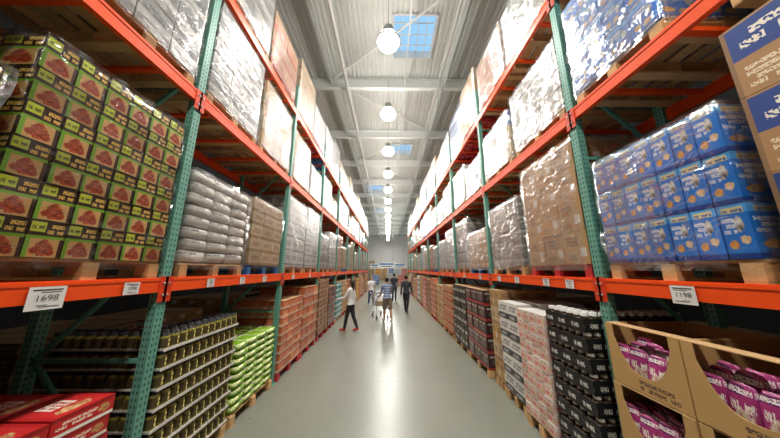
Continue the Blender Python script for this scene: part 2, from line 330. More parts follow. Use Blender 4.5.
for x, z, r_ in ((-1.55, ZC - .62, .055), (.62, ZC - .58, .022), (1.9, ZC - .6, .035)):
    mb = MB(); pm = M['white_card']; mb.tube((x, Y0 + .05, z), (x, Y1 - .05, z), r_, pm, n=10)
    y = 1.0
    while y < Y1 - 1: mb.tube((x, y, z), (x, y, ZC - .47), .008, pm); y += 3.6
    if x < -1:
        y = 2.0
        while y < Y1 - 1: mb.tube((x, y, z), (x, y, z - .14), .012, pm); mb.tube((x, y, z - .14), (x, y, z - .15), .035, M['steel'], n=8); y += 2.6
    mb.obj('sprinkler_pipe' if x < -1 else 'electrical_conduit')

# pendants
lens = NT('lamp_lens'); lens.b.inputs['Base Color'].default_value = (1, 1, 1, 1); lens.b.inputs['Emission Color'].default_value = (1, .98, .93, 1); lens.b.inputs['Emission Strength'].default_value = 40; LENS = lens.mat
hou = plain('lamp_housing', (.45, .46, .45), .4, .3)
for k in range(-4, 15):
    yy = 5.2 + 3.0 * k; z = 7.8
    mb = MB()
    mb.lathe((0, 0, 0), [(.02, -.17, LENS), (.14, -.16, LENS), (.24, -.10, LENS), (.29, 0, LENS), (.27, .1, LENS), (.2, .2, hou), (.13, .24, hou), (.13, .45, hou), (.06, .5, hou), (.02, .53, hou)], n=20)
    mb.lathe((0, 0, 0), [(.30, -.01, hou), (.325, -.01, hou), (.325, .02, hou), (.30, .02, hou)], n=20)
    mb.tube((0, 0, .5), (0, 0, ZC - .01 - z), .012, M['steel'])
    lo = mb.obj('high_bay_lamp', loc=(0, yy, z))
    ld = bpy.data.lights.new('lamp_light', 'AREA'); ld.shape = 'DISK'; ld.size = .5; ld.energy = 104; ld.color = (1, .975, .92); ld.spread = math.radians(180)
    la = bpy.data.objects.new('lamp_light', ld); C.objects.link(la); la.parent = lo; la.location = (0, 0, -.19)

# ------------------------------------------------------------------ racks
LV = {-1: [1.885, 3.80, 5.38], 1: [1.875, 3.66, 5.30]}
BH = .125
YB = {-1: [2.25 + 2.44 * (i - 1) for i in range(11)], 1: [2.33 + 2.47 * (i - 1) for i in range(11)]}
XF, XK = 2.0, 3.06
def rack(s):
    e = bpy.data.objects.new('pallet_rack', None); C.objects.link(e)
    for i, y in enumerate(YB[s]):
        mb = MB(); top = 6.0
        for x in (XF + .04, XK - .04):
            mb.box((s * (x - .034), y, top / 2), (.006, .085, top), M['green']); 
            for dy in (-.04, .04): mb.box((s * (x + .003), y + dy, top / 2), (.068, .005, top), M['green'])
            for dy in (-.03, .03): mb.box((s * (x + .036), y + dy, top / 2), (.005, .02, top), M['greenp'])
            mb.box((s * x, y, .006), (.14, .14, .012), M['greenp'])
        z = .25; d = 1
        while z < top - .1:
            mb.beam((s * (XF + .08), y, z), (s * (XK - .08), y, z), .03, .03, M['greenp'])
            if z + .95 < top: mb.beam((s * (XF + .08), y, z if d > 0 else z + .95), (s * (XK - .08), y, z + .95 if d > 0 else z), .03, .03, M['greenp']); d = -d
            z += .95
        o = mb.obj('upright_frame_%d' % i, e)
        uvl = o.data.uv_layers['UVMap'].data; gi = o.data.materials.find('green_upright_paint')
        for p in o.data.polygons:
            if p.material_index == gi:
                for li in p.loop_indices:
                    vz = o.data.vertices[o.data.loops[li].vertex_index].co.z; uvl[li].uv[1] = vz
    for i in range(len(YB[s]) - 1):
        ya, yb = YB[s][i] + .045, YB[s][i + 1] - .045; mb = MB()
        for L in LV[s]:
            for x in (XF + .02, XK - .02):
                mb.box((s * x, (ya + yb) / 2, L - BH / 2), (.045, yb - ya, BH), M['orangepaint'])
                if x < 2.5: mb.box((s * (x - .024), (ya + yb) / 2, L - .018), (.006, yb - ya, .02), M['orangepaint'])
                for yy, sg in ((ya, 1), (yb, -1)):
                    mb.box((s * (x - .026 if x < 2.5 else x + .026), yy + sg * -.02, L - .1), (.006, .075, .22), M['redplate'])
                    for dz in (-.05, .05): mb.tube((s * (x - .026 if x < 2.5 else x + .026), yy - sg * .02, L - .1 + dz), (s * (x - .04 if x < 2.5 else x + .04), yy - sg * .02, L - .1 + dz), .009, M['steel'])
            for k in range(4):
                yy = ya + (yb - ya) * (k + .5) / 4
                mb.box((s * (XF + XK) / 2, yy, L - .03), (XK - XF - .09, .05, .035), M['orangepaint'])
        mb.obj('beam_set_%d' % i, e)
rack(-1); rack(1)

# ------------------------------------------------------------------ goods
def pallet(s, y0, y1, z0, fx, dx, kind='wood'):
    m = M[kind]; mb = MB(); W = y1 - y0; x0 = fx
    for k in range(7):
        mb.box((s * (x0 + dx * (k + .5) / 7), 0, .125), (dx / 7 * .72, W, .018), m)
    for k in range(3):
        yy = -W / 2 + .05 + (W - .1) * k / 2
        mb.box((s * (x0 + dx / 2), yy, .105), (dx, .09, .02), m)
        for j in range(3): mb.box((s * (x0 + .06 + (dx - .12) * j / 2), yy, .056), (.12, .09, .078), m)
        mb.box((s * (x0 + dx / 2), yy, .0085), (dx, .09, .017), m)
    mb.obj('wooden_pallet' if kind == 'wood' else 'plastic_pallet', loc=(0, (y0 + y1) / 2, z0))

def wrap(parent, s, y0, y1, z0, z1, fx, dx, m, lump=.012):
    mb = MB(); o = .014; xa, xb = fx - o, fx + dx + o; ya, yb = y0 - o, y1 + o; per = []
    n = 14
    for i in range(n): per.append((xa, ya + (yb - ya) * i / n))
    for i in range(n): per.append((xa + (xb - xa) * i / n, yb))
    for i in range(n): per.append((xb, yb - (yb - ya) * i / n))
    for i in range(n): per.append((xb - (xb - xa) * i / n, ya))
    nv = 14; cx, cy = (xa + xb) / 2, (ya + yb) / 2; N = len(per)
    for j in range(nv + 1):
        z = z0 + (z1 + .012 - z0) * j / nv
        for (x, y) in per:
            d = abs(noise.noise(Vector((x * 6, y * 6, z * 5)))) * lump * 2.5
            v = Vector((x - cx, y - cy, 0)); v = v * (1 + d / v.length)
            mb.v.append(Vector((s * (cx + v.x), cy + v.y, z)))
    for j in range(nv):
        for i in range(N):
            k = (i + 1) % N; mb.face((j * N + i, j * N + k, (j + 1) * N + k, (j + 1) * N + i), [(0, 0)] * 4, m, .5, True)
    mb.v.append(Vector((s * cx, cy, z1 + .016))); t = len(mb.v) - 1
    for i in range(N): mb.face((nv * N + i, nv * N + (i + 1) % N, t), [(0, 0)] * 3, m, .5, True)
    mb.obj('stretch_film', parent)

def stack(name, s, y0, y1, z0, z1, fx, dx, n, mats, mt='kraft_top', film_=None, pal='wood', miss=0, jit=.004, rag=0):
    ny, nz, nx = n
    if pal: pallet(s, y0, y1, z0, fx, dx, pal); zb = z0 + .135
    else: zb = z0
    mb = MB(); bh = (z1 - zb) / nz; by = (y1 - y0) / ny; bx = dx / nx; mats = mats if isinstance(mats, list) else [mats]
    lay = [random.choice(mats) for _ in range(nz)]
    for k in range(nz):
        for i in range(ny):
            for j in range(nx):
                if 0 < i < ny - 1 and 0 < j < nx - 1 and k < nz - 1: continue
                if k == nz - 1 and R() < miss: continue
                c = (s * (fx + bx * (j + .5) + (R() - .5) * jit + (R() * rag if j == 0 else 0)), y0 + by * (i + .5) + (R() - .5) * jit, zb + bh * (k + .5))
                mb.box(c, (bx - .006, by - .008, bh - .003), M[lay[k]], M[mt], rz=(R() - .5) * jit * 2)
    o = mb.obj(name)
    if film_: wrap(o, s, y0, y1, z0 + (.07 if pal else 0), z1, fx, dx, M[film_])
    return o

def bags(name, s, y0, y1, z0, z1, fx, dx, n, m, film_=None, pal='wood', pz=.8, e=.4, pp=.7):
    ny, nz, nx = n
    if pal: pallet(s, y0, y1, z0, fx, dx, pal); zb = z0 + .14
    else: zb = z0
    mb = MB(); bh = (z1 - zb) / nz; by = (y1 - y0) / ny; bx = dx / nx
    for k in range(nz):
        for i in range(ny):
            for j in range(nx):
                if 0 < i < ny - 1 and 0 < j < nx - 1 and k < nz - 1: continue
                mb.pillow((s * (fx + bx * (j + .5)), y0 + by * (i + .5) + (R() - .5) * .02, zb + bh * (k + .52)), (bx * 1.0, by * 1.0, bh * 1.03), M[m], rz=(R() - .5) * .06, pz=pz, e=e, pp=pp, nu=16, nv=8)
    o = mb.obj(name)
    if film_: wrap(o, s, y0, y1, z0 + (.07 if pal else 0), z1, fx, dx, M[film_], .03)
    return o

def jars(name, s, y0, y1, z0, fx, dx, nl, jh, tray, lid, body, label, pitch=.085, trayh=.035, rows=3, pal='wood', film_=None):
    if pal: pallet(s, y0, y1, z0, fx, dx, pal); zb = z0 + .135
    else: zb = z0
    mb = MB(); ny = int((y1 - y0) / pitch); nxx = int(dx / pitch); H = jh + .012; r = pitch * .46
    for k in range(nl):
        z = zb + k * H
        nt = 3
        for t in range(nt):
            w = (y1 - y0) / nt
            for side_x in range(2): 
                yc = y0 + w * (t + .5); xc = s * (fx + dx * (side_x + .5) / 2)
                mb.box((xc, yc, z + .004), (dx / 2 - .004, w - .004, .008), M[tray])
                xf_ = s * (fx + .002 + side_x * dx / 2)
                mb.box((xf_, yc, z + trayh / 2), (.004, w - .004, trayh), M[tray])
                for yy in (yc - w / 2 + .004, yc + w / 2 - .004): mb.box((xc, yy, z + trayh / 2), (dx / 2 - .004, .004, trayh), M[tray])
        for i in range(ny):
            for j in range(nxx):
                if j >= rows and i >= 2: continue
                p = (y1 - y0) / ny
                c = (s * (fx + .008 + pitch * (j + .5)), y0 + p * (i + .5), z + .008)
                h = jh
                mb.lathe(c, [(r * .9, 0, M[body]), (r, h * .08, M[body]), (r, h * .14, M[label]), (r, h * .66, M[body]), (r * .96, h * .74, M[body]), (r * .78, h * .8, M[lid]), (r * .8, h * .98, M[lid]), (r * .7, h, M[lid])], n=10)
    o = mb.obj(name)
    if film_: wrap(o, s, y0, y1, zb, zb + nl * H, fx, dx, M[film_], .005)

L_, R_ = -1, 1
# ---- left near bay
stack('biscuit_carton_stack', L_, 1.19, 2.19, LV[L_][0], 3.34, 2.03, 1.05, (6, 6, 4), 'biscuit', 'biscuit_top', 'film0', jit=.01)
stack('biscuit_carton_stack', L_, .02, 1.1, LV[L_][0], 3.0, 2.03, 1.05, (6, 5, 4), 'biscuit', 'biscuit_top', 'film0')
stack('grey_bale_stack', L_, 1.24, 2.18, LV[L_][1], 5.15, 2.03, 1.0, (3, 4, 3), 'grey', 'white_top', 'film')
stack('grey_bale_stack', L_, .1, 1.15, LV[L_][1], 5.1, 2.03, 1.05, (3, 4, 3), 'grey', 'white_top', 'film')
stack('red_carton_stack', L_, .95, 1.98, 0, 1.08, 1.96, 1.0, (3, 8, 3), 'red', 'red_top', None, jit=.02)
stack('red_carton_stack', L_, -.1, .9, 0, 1.0, 1.96, 1.0, (3, 8, 3), 'red', 'red_top', None, jit=.02)
jars('jar_tray_stack', L_, 1.0, 2.15, 0, 3.25, .9, 10, .14, 'tray_black', 'jarlid_g', 'jar_body', 'jar_label', rows=2, pitch=.095)
# ---- left second bay
jars('jar_tray_stack', L_, 2.33, 3.42, 0, 1.98, 1.05, 8, .146, 'tray_white', 'jarlid_b', 'jar_olive', 'jar_label', trayh=.026, pitch=.095)
bags('green_bag_stack', L_, 3.5, 4.6, 0, .98, 1.98, 1.0, (4, 9, 3), 'greenbag', pz=.55)
bags('white_bag_stack', L_, 2.4, 3.42, LV[L_][0], 3.0, 2.03, 1.05, (3, 8, 2), 'whitebag', 'film', pz=.4, e=.25, pp=.3)
stack('beige_carton_stack', L_, 3.55, 4.55, LV[L_][0], 3.05, 2.03, 1.0, (3, 5, 3), 'beige', 'kraft_top', 'film0', pal='plblue')
stack('white_carton_stack', L_, 2.36, 3.38, LV[L_][1], 5.2, 2.03, 1.05, (3, 5, 3), ['white', 'grey'], 'white_top', 'film')
stack('kraft_carton_stack', L_, 3.5, 4.58, LV[L_][1], 5.1, 2.03, 1.05, (3, 5, 3), ['kraft_label', 'beige'], 'white_top', 'film')
# ---- right near bay
stack('pet_treat_carton_stack', R_, 1.30, 2.22, LV[R_][0], 2.97, 2.03, 1.05, (7, 3, 3), 'treat2', 'treat_top', 'film0')
stack('snack_carton_stack', R_, .14, 1.2, LV[R_][0], 3.36, 2.03, 1.05, (2, 3, 2), 'peanut', 'kraft_top', None)
stack('pet_treat_carton_stack', R_, 1.42, 2.25, LV[R_][1], 4.9, 2.03, 1.05, (4, 4, 3), 'treat', 'treat_top', 'film0')
stack('kraft_carton_stack', R_, .2, 1.26, LV[R_][1], 4.9, 2.3, .8, (3, 3, 3), 'kraft', 'kraft_top', None)

def display_cartons(s, y0, y1, z0, layers, fx, dx, nyb, bh=.46):
    """shelf-ready cartons with U-cut fronts holding pouches"""
    pallet(s, y0, y1, z0, fx, dx); zb = z0 + .135; mb = MB(); w = (y1 - y0) / nyb; km = M['kraft']; t = .006
    for k in range(layers):
        for i in range(nyb):
            a = y0 + w * i + .006; b = a + w - .012; z = zb + k * bh; off = (R() - .5) * .05; xf = fx + .02 + off; xk = fx + dx * .62
            x0, x1 = sorted((s * xf, s * xk))
            mb.box(((x0 + x1) / 2, (a + b) / 2, z + t), (x1 - x0, b - a, t), km)
            mb.box((s * xk, (a + b) / 2, z + bh / 2), (t, b - a, bh - .004), km)
            for yy in (a, b): mb.prism_x([(yy - t / 2, z + .003), (yy + t / 2, z + .003), (yy + t / 2, z + bh - .004), (yy - t / 2, z + bh - .004)], x0, x1, M['kraft_display'])
            pts = [(a, z + .003), (b, z + .003), (b, z + bh - .004)]
            pts += [(b - (b - a) * .12, z + bh - .004)]
            for q in range(11):
                tt = q / 10; yy = b - (b - a) * (.12 + .76 * tt); zz = z + bh * (.26 + .52 * abs(2 * tt - 1) ** 3); pts.append((yy, zz))
            pts += [(a + (b - a) * .12, z + bh - .004), (a, z + bh - .004)]
            mb.prism_x(pts, s * xf - t / 2, s * xf + t / 2, M['kraft_display'])
            mb.box((s * (xf + .05), (a + b) / 2, z + bh - .006), (.1, b - a, .005), M['kraft_top'])
            NQ = 4
            for q in range(NQ):
                yy = a + .015 + (b - a - .03) * (q + .5) / NQ
                for jx in range(4):
                    hh = bh * (.60 + .16 * R())
                    mb.pillow((s * (xf + .04 + .065 * jx), yy, z + .012 + hh / 2), (.055, (b - a) / NQ * 1.02, hh), M['pinkbag'], nu=16, nv=10, rx=s * (.03 + .1 * R()), rz=(R() - .5) * .45, pz=.75, e=.75, pp=1.1)
    mb.obj('pouch_display_carton_stack')
display_cartons(R_, 1.12, 2.22, 0, 3, 1.88, 1.1, 2)
display_cartons(R_, -.05, 1.05, 0, 3, 1.88, 1.1, 2)
# ---- right second bay
jars('black_tray_jar_stack', R_, 2.42, 2.98, 0, 1.86, 1.0, 8, .165, 'tray_black', 'jarlid_w', 'jar_body', 'jar_label2', trayh=.12, rows=2, pitch=.09)
stack('tea_carton_stack', R_, 3.02, 3.62, 0, 1.42, 1.84, 1.0, (4, 10, 4), 'pink', 'white_top', None, jit=.01)
stack('white_carton_stack', R_, 3.68, 4.28, 0, 1.45, 1.88, 1.0, (2, 5, 3), 'white2', 'white_top', None, jit=.012)
stack('kraft_carton_stack', R_, 4.32, 4.72, 0, 1.6, 1.92, 1.0, (2, 5, 3), ['kraft_label', 'beige'], 'kraft_top', None)
stack('kraft_carton_stack', R_, 2.42, 3.45, LV[R_][0], 3.42, 2.03, 1.05, (3, 4, 3), ['kraft_label'], 'kraft_top', 'film0', pal='plred', jit=.012)
stack('grey_bale_stack', R_, 3.62, 4.68, LV[R_][0], 3.1, 2.03, 1.05, (3, 5, 3), 'grey', 'white_top', 'film')
stack('white_carton_stack', R_, 2.42, 3.5, LV[R_][1], 4.75, 2.03, 1.05, (3, 4, 3), ['white', 'grey'], 'white_top', 'film')
stack('beige_carton_stack', R_, 3.62, 4.68, LV[R_][1], 4.65, 2.03, 1.05, (3, 3, 3), ['blue', 'beige'], 'kraft_top', 'film')

# ---- generic rest
UP = [('white', 'white_carton_stack', 'white_top'), ('grey', 'grey_bale_stack', 'white_top'), ('beige', 'beige_carton_stack', 'kraft_top'), ('kraft_label', 'kraft_carton_stack', 'kraft_top'), ('white', 'white_carton_stack', 'white_top'), ('kraft', 'kraft_carton_stack', 'kraft_top'), ('blue', 'blue_carton_stack', 'white_top'), ('grey', 'grey_bale_stack', 'white_top'), ('kraft_red', 'kraft_carton_stack', 'kraft_top'), ('grey', 'grey_bale_stack', 'white_top'), ('beige', 'beige_carton_stack', 'kraft_top'), ('kraft_label', 'kraft_carton_stack', 'kraft_top')]
DN = {L_: ['orange', 'orange', 'brown', 'darkred', 'teal', 'kraft_label', 'orange', 'white', 'brown', 'yellow', 'kraft_red', 'beige', 'red', 'brown', 'kraft_label', 'orange', 'white', 'beige'],
      R_: ['darkred', 'black', 'kraft_red', 'kraft_label', 'orange', 'brown', 'red', 'kraft_label', 'white2', 'orange', 'beige', 'brown', 'red', 'white', 'yellow', 'brown', 'orange', 'beige']}
NM = {'orange': 'orange_carton_stack', 'brown': 'brown_carton_stack', 'darkred': 'drink_carton_stack', 'teal': 'teal_carton_stack', 'kraft_label': 'kraft_carton_stack', 'white': 'white_carton_stack', 'yellow': 'yellow_carton_stack', 'kraft_red': 'kraft_carton_stack', 'beige': 'beige_carton_stack', 'red': 'red_carton_stack', 'black': 'black_carton_stack', 'white2': 'white_carton_stack', 'blue': 'blue_carton_stack'}
for s in (L_, R_):
    for i in range(len(YB[s]) - 1):
        ya, yb = YB[s][i] + .07, YB[s][i + 1] - .07; h = (yb - ya) / 2
        for q in range(2):
            a, b = ya + h * q + .03, ya + h * (q + 1) - .03
            if i >= 2:
                m = DN[s][((i - 2) * 2 + q) % 18]
                stack(NM[m], s, a, b, 0, 1.3 + .4 * R(), 1.97 if s < 0 else 1.87, 1.05, (random.choice([3, 4, 5]), random.choice([5, 6, 7, 8]), 3), m, 'white_top' if m in ('white', 'white2') else 'kraft_top', None, pal=random.choice(['wood', 'wood', 'plred']), jit=.015)
            for li in (0, 1, 2):
                if li < 2 and i < 2: continue
                top = [LV[s][1] - .25, LV[s][2] - .25, 6.95][li]
                m, nm, mt = random.choice(UP)
                z1 = top - R() * (.6 if li < 2 else .5)
                if li == 2 and i < 1: z1 = 6.7
                stack(nm, s, a, b, LV[s][li], z1, 2.03 + R() * .03, 1.03, (random.choice([2, 3, 4]), random.choice([3, 4, 5, 6]), 3), m, mt, random.choice(['film', 'film', 'film0', 'film2']), jit=.006, pal=random.choice(['wood'] * 5 + ['plblue', 'plred']))
# goods of the next row behind (dim)
for s in (L_, R_):
    for i in range(4):
        ya, yb = YB[s][i] + .07, YB[s][i + 1] - .07; h = (yb - ya) / 2
        for q in range(2):
            a, b = ya + h * q + .05, ya + h * (q + 1) - .05
            if s < 0 and i == 0 : continue
            m = random.choice(['brown', 'kraft', 'beige', 'darkred'])
            stack('kraft_carton_stack', s, a, b, 0, 1.2 + .3 * R(), 3.3, 1.0, (3, 5, 3), m, 'kraft_top', None)

# ---- price signs
def sign(s, y, w, h, txt, L=None):
    e = MB(); z = (L or LV[s][0]) - .03
    e.box((0, 0, 0), (.003, w, h), M['white_card'])
    e.box((s * -.002, w * .0, h * .36), (.001, w * .8, h * .05), M['ink'])
    e.box((s * -.002, w * .1, h * .26), (.001, w * .55, h * .03), M['ink'])
    e.box((s * -.002, w * .1, -h * .36), (.001, w * .55, h * .03), M['ink'])
    e.box((s * -.002, -w * .1, -h * .29), (.001, w * .3, h * .02), M['ink'])
    x = s * (XF - .012)
    o = e.obj('price_sign', loc=(x, y, z - h / 2)); 
    cu = bpy.data.curves.new('price_text', 'FONT'); cu.body = txt; cu.size = h * .40; cu.extrude = .0004; cu.align_x = 'CENTER'; cu.align_y = 'CENTER'; cu.offset = -h * .008
    t = bpy.data.objects.new('price_text', cu); C.objects.link(t); t.parent = o; cu.materials.append(M['ink'])
    t.rotation_euler = (math.pi / 2, 0, -s * math.pi / 2); t.location = (-s * .0035, 0, 0)
sign(L_, 1.48, .16, .13, '1698'); sign(L_, 1.95, .115, .09, '1098'); sign(L_, 2.8, .11, .09, '988'); sign(L_, 3.4, .11, .09, '798'); sign(L_, 4.0, .11, .09, '1258')
sign(R_, 1.67, .14, .12, '1198'); sign(R_, 2.7, .12, .09, '648'); sign(R_, 3.1, .12, .09, '938'); sign(R_, 3.8, .12, .09, '1358'); sign(R_, 4.4, .12, .09, '598')
for i in range(2, 9):
    for q in (.5, 1.6):
        sign(L_, YB[L_][i] + q, .12, .09, '898'); sign(R_, YB[R_][i] + q, .12, .09, '1098')

# ---- far end
for k, (x, yy, m, nm, h) in enumerate([(-3.2, 31, 'white', 'white_carton_stack', 1.5), (-1.7, 33, 'blue', 'blue_carton_stack', 1.3), (1.8, 32, 'red', 'red_carton_stack', 1.3), (3.4, 30, 'beige', 'beige_carton_stack', 1.6), (0.3, 36, 'white', 'white_carton_stack', 1.5), (-4.8, 30, 'orange', 'orange_carton_stack', 1.4), (4.9, 31, 'white', 'white_carton_stack', 1.4)]):
    stack(nm, 1, yy, yy + 1.1, 0, h, x - .55, 1.1, (3, 5, 3), m, 'white_top', None)
for k in range(12):
    m = ['blue', 'white', 'red', 'beige', 'yellow', 'kraft_label'][k % 6]
    stack(NM[m], 1, 48, 49.1, 0, 2.2 + 1.6 * R(), -7.6 + 1.28 * k, 1.1, (3, 8, 3), m, 'white_top', None)
for sx, yy in ((-.2, 33.5), (1.6, 38.5), (-1.9, 42)):
    mb = MB(); mb.box((0, 0, 0), (2.4, .05, .8), M['white_card']); mb.box((0, -.03, .15), (2.0, .01, .2), M['plblue']); mb.box((0, -.03, -.18), (1.5, .01, .08), M['ink'])
    for x in (-.9, .9): mb.tube((x, 0, .4), (x, 0, ZC - 2.62), .01, M['steel'])
    mb.obj('hanging_sign', loc=(sx, yy, 2.6))

# ------------------------------------------------------------------ people
def person(name, H, loc, yaw, top, bot, shoe, skin, hair, pose, longhair=False, shorts=False, sleeves=False):
    mb = MB(); dm = M['ink']; segs = []
    V = Vector
    def cap(p0, p1, r0, r1, lab, fx=1.0):
        p0 = V(p0); p1 = V(p1); d = p1 - p0; L = d.length; d.normalize()
        up = V((0, 1, 0)) if abs(d.y) < .9 else V((1, 0, 0)); a = d.cross(up).normalized(); c = a.cross(d)
        b = len(mb.v); n = 12; rings = []
        for t in (-.95, -.7, -.35, 0): rings.append((p0 + d * t * r0, r0 * math.sqrt(max(.02, 1 - t * t))))
        for t in (0, .35, .7, .95): rings.append((p1 + d * t * r1, r1 * math.sqrt(max(.02, 1 - t * t))))
        for P, r in rings:
            for i in range(n):
                th = 2 * math.pi * i / n; mb.v.append(P + a * math.cos(th) * r * fx + c * math.sin(th) * r)
        for q in range(len(rings) - 1):
            for i in range(n):
                j = (i + 1) % n; mb.face((b + q * n + i, b + q * n + j, b + (q + 1) * n + j, b + (q + 1) * n + i), [(0, 0)] * 4, dm)
        mb.face(tuple(b + i for i in reversed(range(n))), [(0, 0)] * n, dm); mb.face(tuple(b + (len(rings) - 1) * n + i for i in range(n)), [(0, 0)] * n, dm)
        segs.append((p0, p1, r0, r1, lab))
    def ell(c, rx, ry, rz, lab):
        b = len(mb.v); n = 14; m_ = 9; c = V(c)
        for j in range(m_ + 1):
            ph = -math.pi / 2 + math.pi * j / m_; ph = max(-1.5, min(1.5, ph))
            for i in range(n):
                th = 2 * math.pi * i / n; mb.v.append(c + V((rx * math.cos(ph) * math.cos(th), ry * math.cos(ph) * math.sin(th), rz * math.sin(ph))))
        for j in range(m_):
            for i in range(n):
                k = (i + 1) % n; mb.face((b + j * n + i, b + j * n + k, b + (j + 1) * n + k, b + (j + 1) * n + i), [(0, 0)] * 4, dm)
        mb.face(tuple(b + i for i in reversed(range(n))), [(0, 0)] * n, dm); mb.face(tuple(b + m_ * n + i for i in range(n)), [(0, 0)] * n, dm)
        segs.append((c, c + V((0, 0, .001)), None, (rx, ry, rz), lab))
    def loft(rings, lab):
        b = len(mb.v); n = 18
        for (z, cy, rx, ry) in rings:
            for i in range(n):
                th = 2 * math.pi * i / n; mb.v.append(V((math.copysign(abs(math.cos(th)) ** .85, math.cos(th)) * rx, cy + ry * math.sin(th), z)))
        for q in range(len(rings) - 1):
            for i in range(n):
                j = (i + 1) % n; mb.face((b + q * n + i, b + q * n + j, b + (q + 1) * n + j, b + (q + 1) * n + i), [(0, 0)] * 4, dm)
        mb.face(tuple(b + i for i in reversed(range(n))), [(0, 0)] * n, dm); mb.face(tuple(b + (len(rings) - 1) * n + i for i in range(n)), [(0, 0)] * n, dm)
    h = H
    lean = pose.get('lean', 0)
    loft([(.47 * h, 0, .085 * h, .06 * h), (.52 * h, 0, .098 * h, .068 * h), (.575 * h, 0, .086 * h, .06 * h), (.63 * h, .0, .078 * h, .054 * h), (.70 * h, .004, .092 * h, .062 * h), (.765 * h, .002, .102 * h, .062 * h), (.81 * h, -.005, .098 * h, .05 * h), (.835 * h, -.005, .06 * h, .036 * h), (.85 * h, 0, .032 * h, .03 * h)], 'top')
    for sx in (-.055, 0, .055):
        for z in (.49, .53): segs.append((V((sx * h, 0, z * h)), V((sx * h, .001, z * h)), .06 * h, .06 * h, 'bot' if z < .5 else 'top'))
        for z in (.58, .64, .70, .76, .80): segs.append((V((sx * h, 0, z * h)), V((sx * h, .001, z * h)), .055 * h, .055 * h, 'top'))
    cap((0, 0, .83 * h), (0, .008, .885 * h), .031 * h, .029 * h, 'skin')
    hz = .932 * h
    ell((0, -.004, hz + .012 * h), .046 * h, .057 * h, .056 * h, 'skin'); ell((0, .014 * h, hz - .02 * h), .036 * h, .04 * h, .045 * h, 'skin')
    cap((0, .052 * h, hz + .004 * h), (0, .062 * h, hz - .014 * h), .005 * h, .008 * h, 'skin')
    for sx in (-1, 1): ell((sx * .047 * h, -.002, hz - .004 * h), .006 * h, .012 * h, .018 * h, 'skin')
    ell((0, -.014 * h, hz + .018 * h), .052 * h, .058 * h, .058 * h, 'hair')
    if longhair:
        cap((0, -.035 * h, hz), (0, -.045 * h, hz - .12 * h), .04 * h, .03 * h, 'hair', 1.2)
    for sx, k in ((-1, 'l'), (1, 'r')):
        th, kn = pose.get('leg_' + k, (0, 0)); hip = V((sx * .052 * h, 0, .50 * h))
        knee = hip + V((sx * .006 * h, math.sin(th), -math.cos(th))) * .235 * h
        sh = th - kn; ank = knee + V((0, math.sin(sh), -math.cos(sh))) * .225 * h
        if shorts:
            cap(hip, hip.lerp(knee, .85), .062 * h, .056 * h, 'bot'); cap(hip.lerp(knee, .8), knee, .04 * h, .034 * h, 'skin'); cap(knee, knee.lerp(ank, .4), .033 * h, .034 * h, 'skin'); cap(knee.lerp(ank, .4), ank, .034 * h, .021 * h, 'skin')
        else:
            cap(hip, knee, .058 * h, .038 * h, 'bot'); cap(knee, knee.lerp(ank, .4), .036 * h, .036 * h, 'bot'); cap(knee.lerp(ank, .4), ank, .036 * h, .026 * h, 'bot')
        fp = sh * .6
        fd = V((0, math.cos(fp), math.sin(fp))); fu = V((0, -math.sin(fp), math.cos(fp)))
        cap(ank - fu * .008 * h, ank - fu * .02 * h - fd * .012 * h, .024 * h, .022 * h, 'shoe')
        cap(ank - fu * .02 * h - fd * .012 * h, ank - fu * .027 * h + fd * .085 * h, .022 * h, .018 * h, 'shoe', 1.15)
        a, ab, el = pose.get('arm_' + k, (0, .12, .25)); shd = V((sx * .108 * h, 0, .797 * h))
        ud = V((sx * math.sin(ab), math.sin(a) * math.cos(ab), -math.cos(a) * math.cos(ab))); elb = shd + ud * .17 * h
        fd = V((sx * math.sin(ab) * .5, math.sin(a + el), -math.cos(a + el))).normalized(); wr = elb + fd * .145 * h
        if sleeves:
            cap(shd, elb, .036 * h, .028 * h, 'top'); cap(elb, wr, .027 * h, .021 * h, 'top')
        else:
            cap(shd, shd.lerp(elb, .6), .036 * h, .034 * h, 'top'); cap(shd.lerp(elb, .55), elb, .026 * h, .023 * h, 'skin'); cap(elb, wr, .023 * h, .015 * h, 'skin')
        side = V((0, 1, 0)) if abs(fd.y) < .7 else V((sx, 0, 0)); side = (side - fd * side.dot(fd)).normalized(); nrm = fd.cross(side)
        if nrm.dot(V((-sx, 0, -.2))) < 0: nrm = -nrm
        for q in range(4):
            o = (q - 1.5) * .0115 * h; kk = wr + fd * .052 * h + side * o; cap(wr + side * o * .6, kk, .0085 * h, .007 * h, 'skin')
            L = (.022, .026, .024, .018)[q] * h; k1 = kk + (fd * .9 + nrm * .4) * L; k2 = k1 + (fd * .45 + nrm * .9) * L * .9
            cap(kk, k1, .0058 * h, .0052 * h, 'skin'); cap(k1, k2, .0052 * h, .0045 * h, 'skin')
        tb = wr + fd * .015 * h + side * .014 * h; cap(tb, tb + (side * .8 + fd * .7 + nrm * .3) * .03 * h, .0075 * h, .006 * h, 'skin')
    if lean:
        def bend(p):
            if p.z > .55 * h:
                q = Matrix.Rotation(-lean, 3, 'X') @ (p - V((0, 0, .55 * h))); return q + V((0, 0, .55 * h))
            return p
        mb.v = [bend(p) for p in mb.v]; segs = [(bend(a), bend(b), c, d, e) for a, b, c, d, e in segs]
    me = bpy.data.meshes.new('tmp'); me.from_pydata([tuple(v) for v in mb.v], [], mb.f); to = bpy.data.objects.new('tmp', me); C.objects.link(to)
    rm = to.modifiers.new('r', 'REMESH'); rm.mode = 'VOXEL'; rm.voxel_size = .0075
    sm = to.modifiers.new('s', 'SMOOTH'); sm.factor = .5; sm.iterations = 2
    dg = bpy.context.evaluated_depsgraph_get(); dg.update(); nm = bpy.data.meshes.new_from_object(to.evaluated_get(dg)); bpy.data.objects.remove(to)
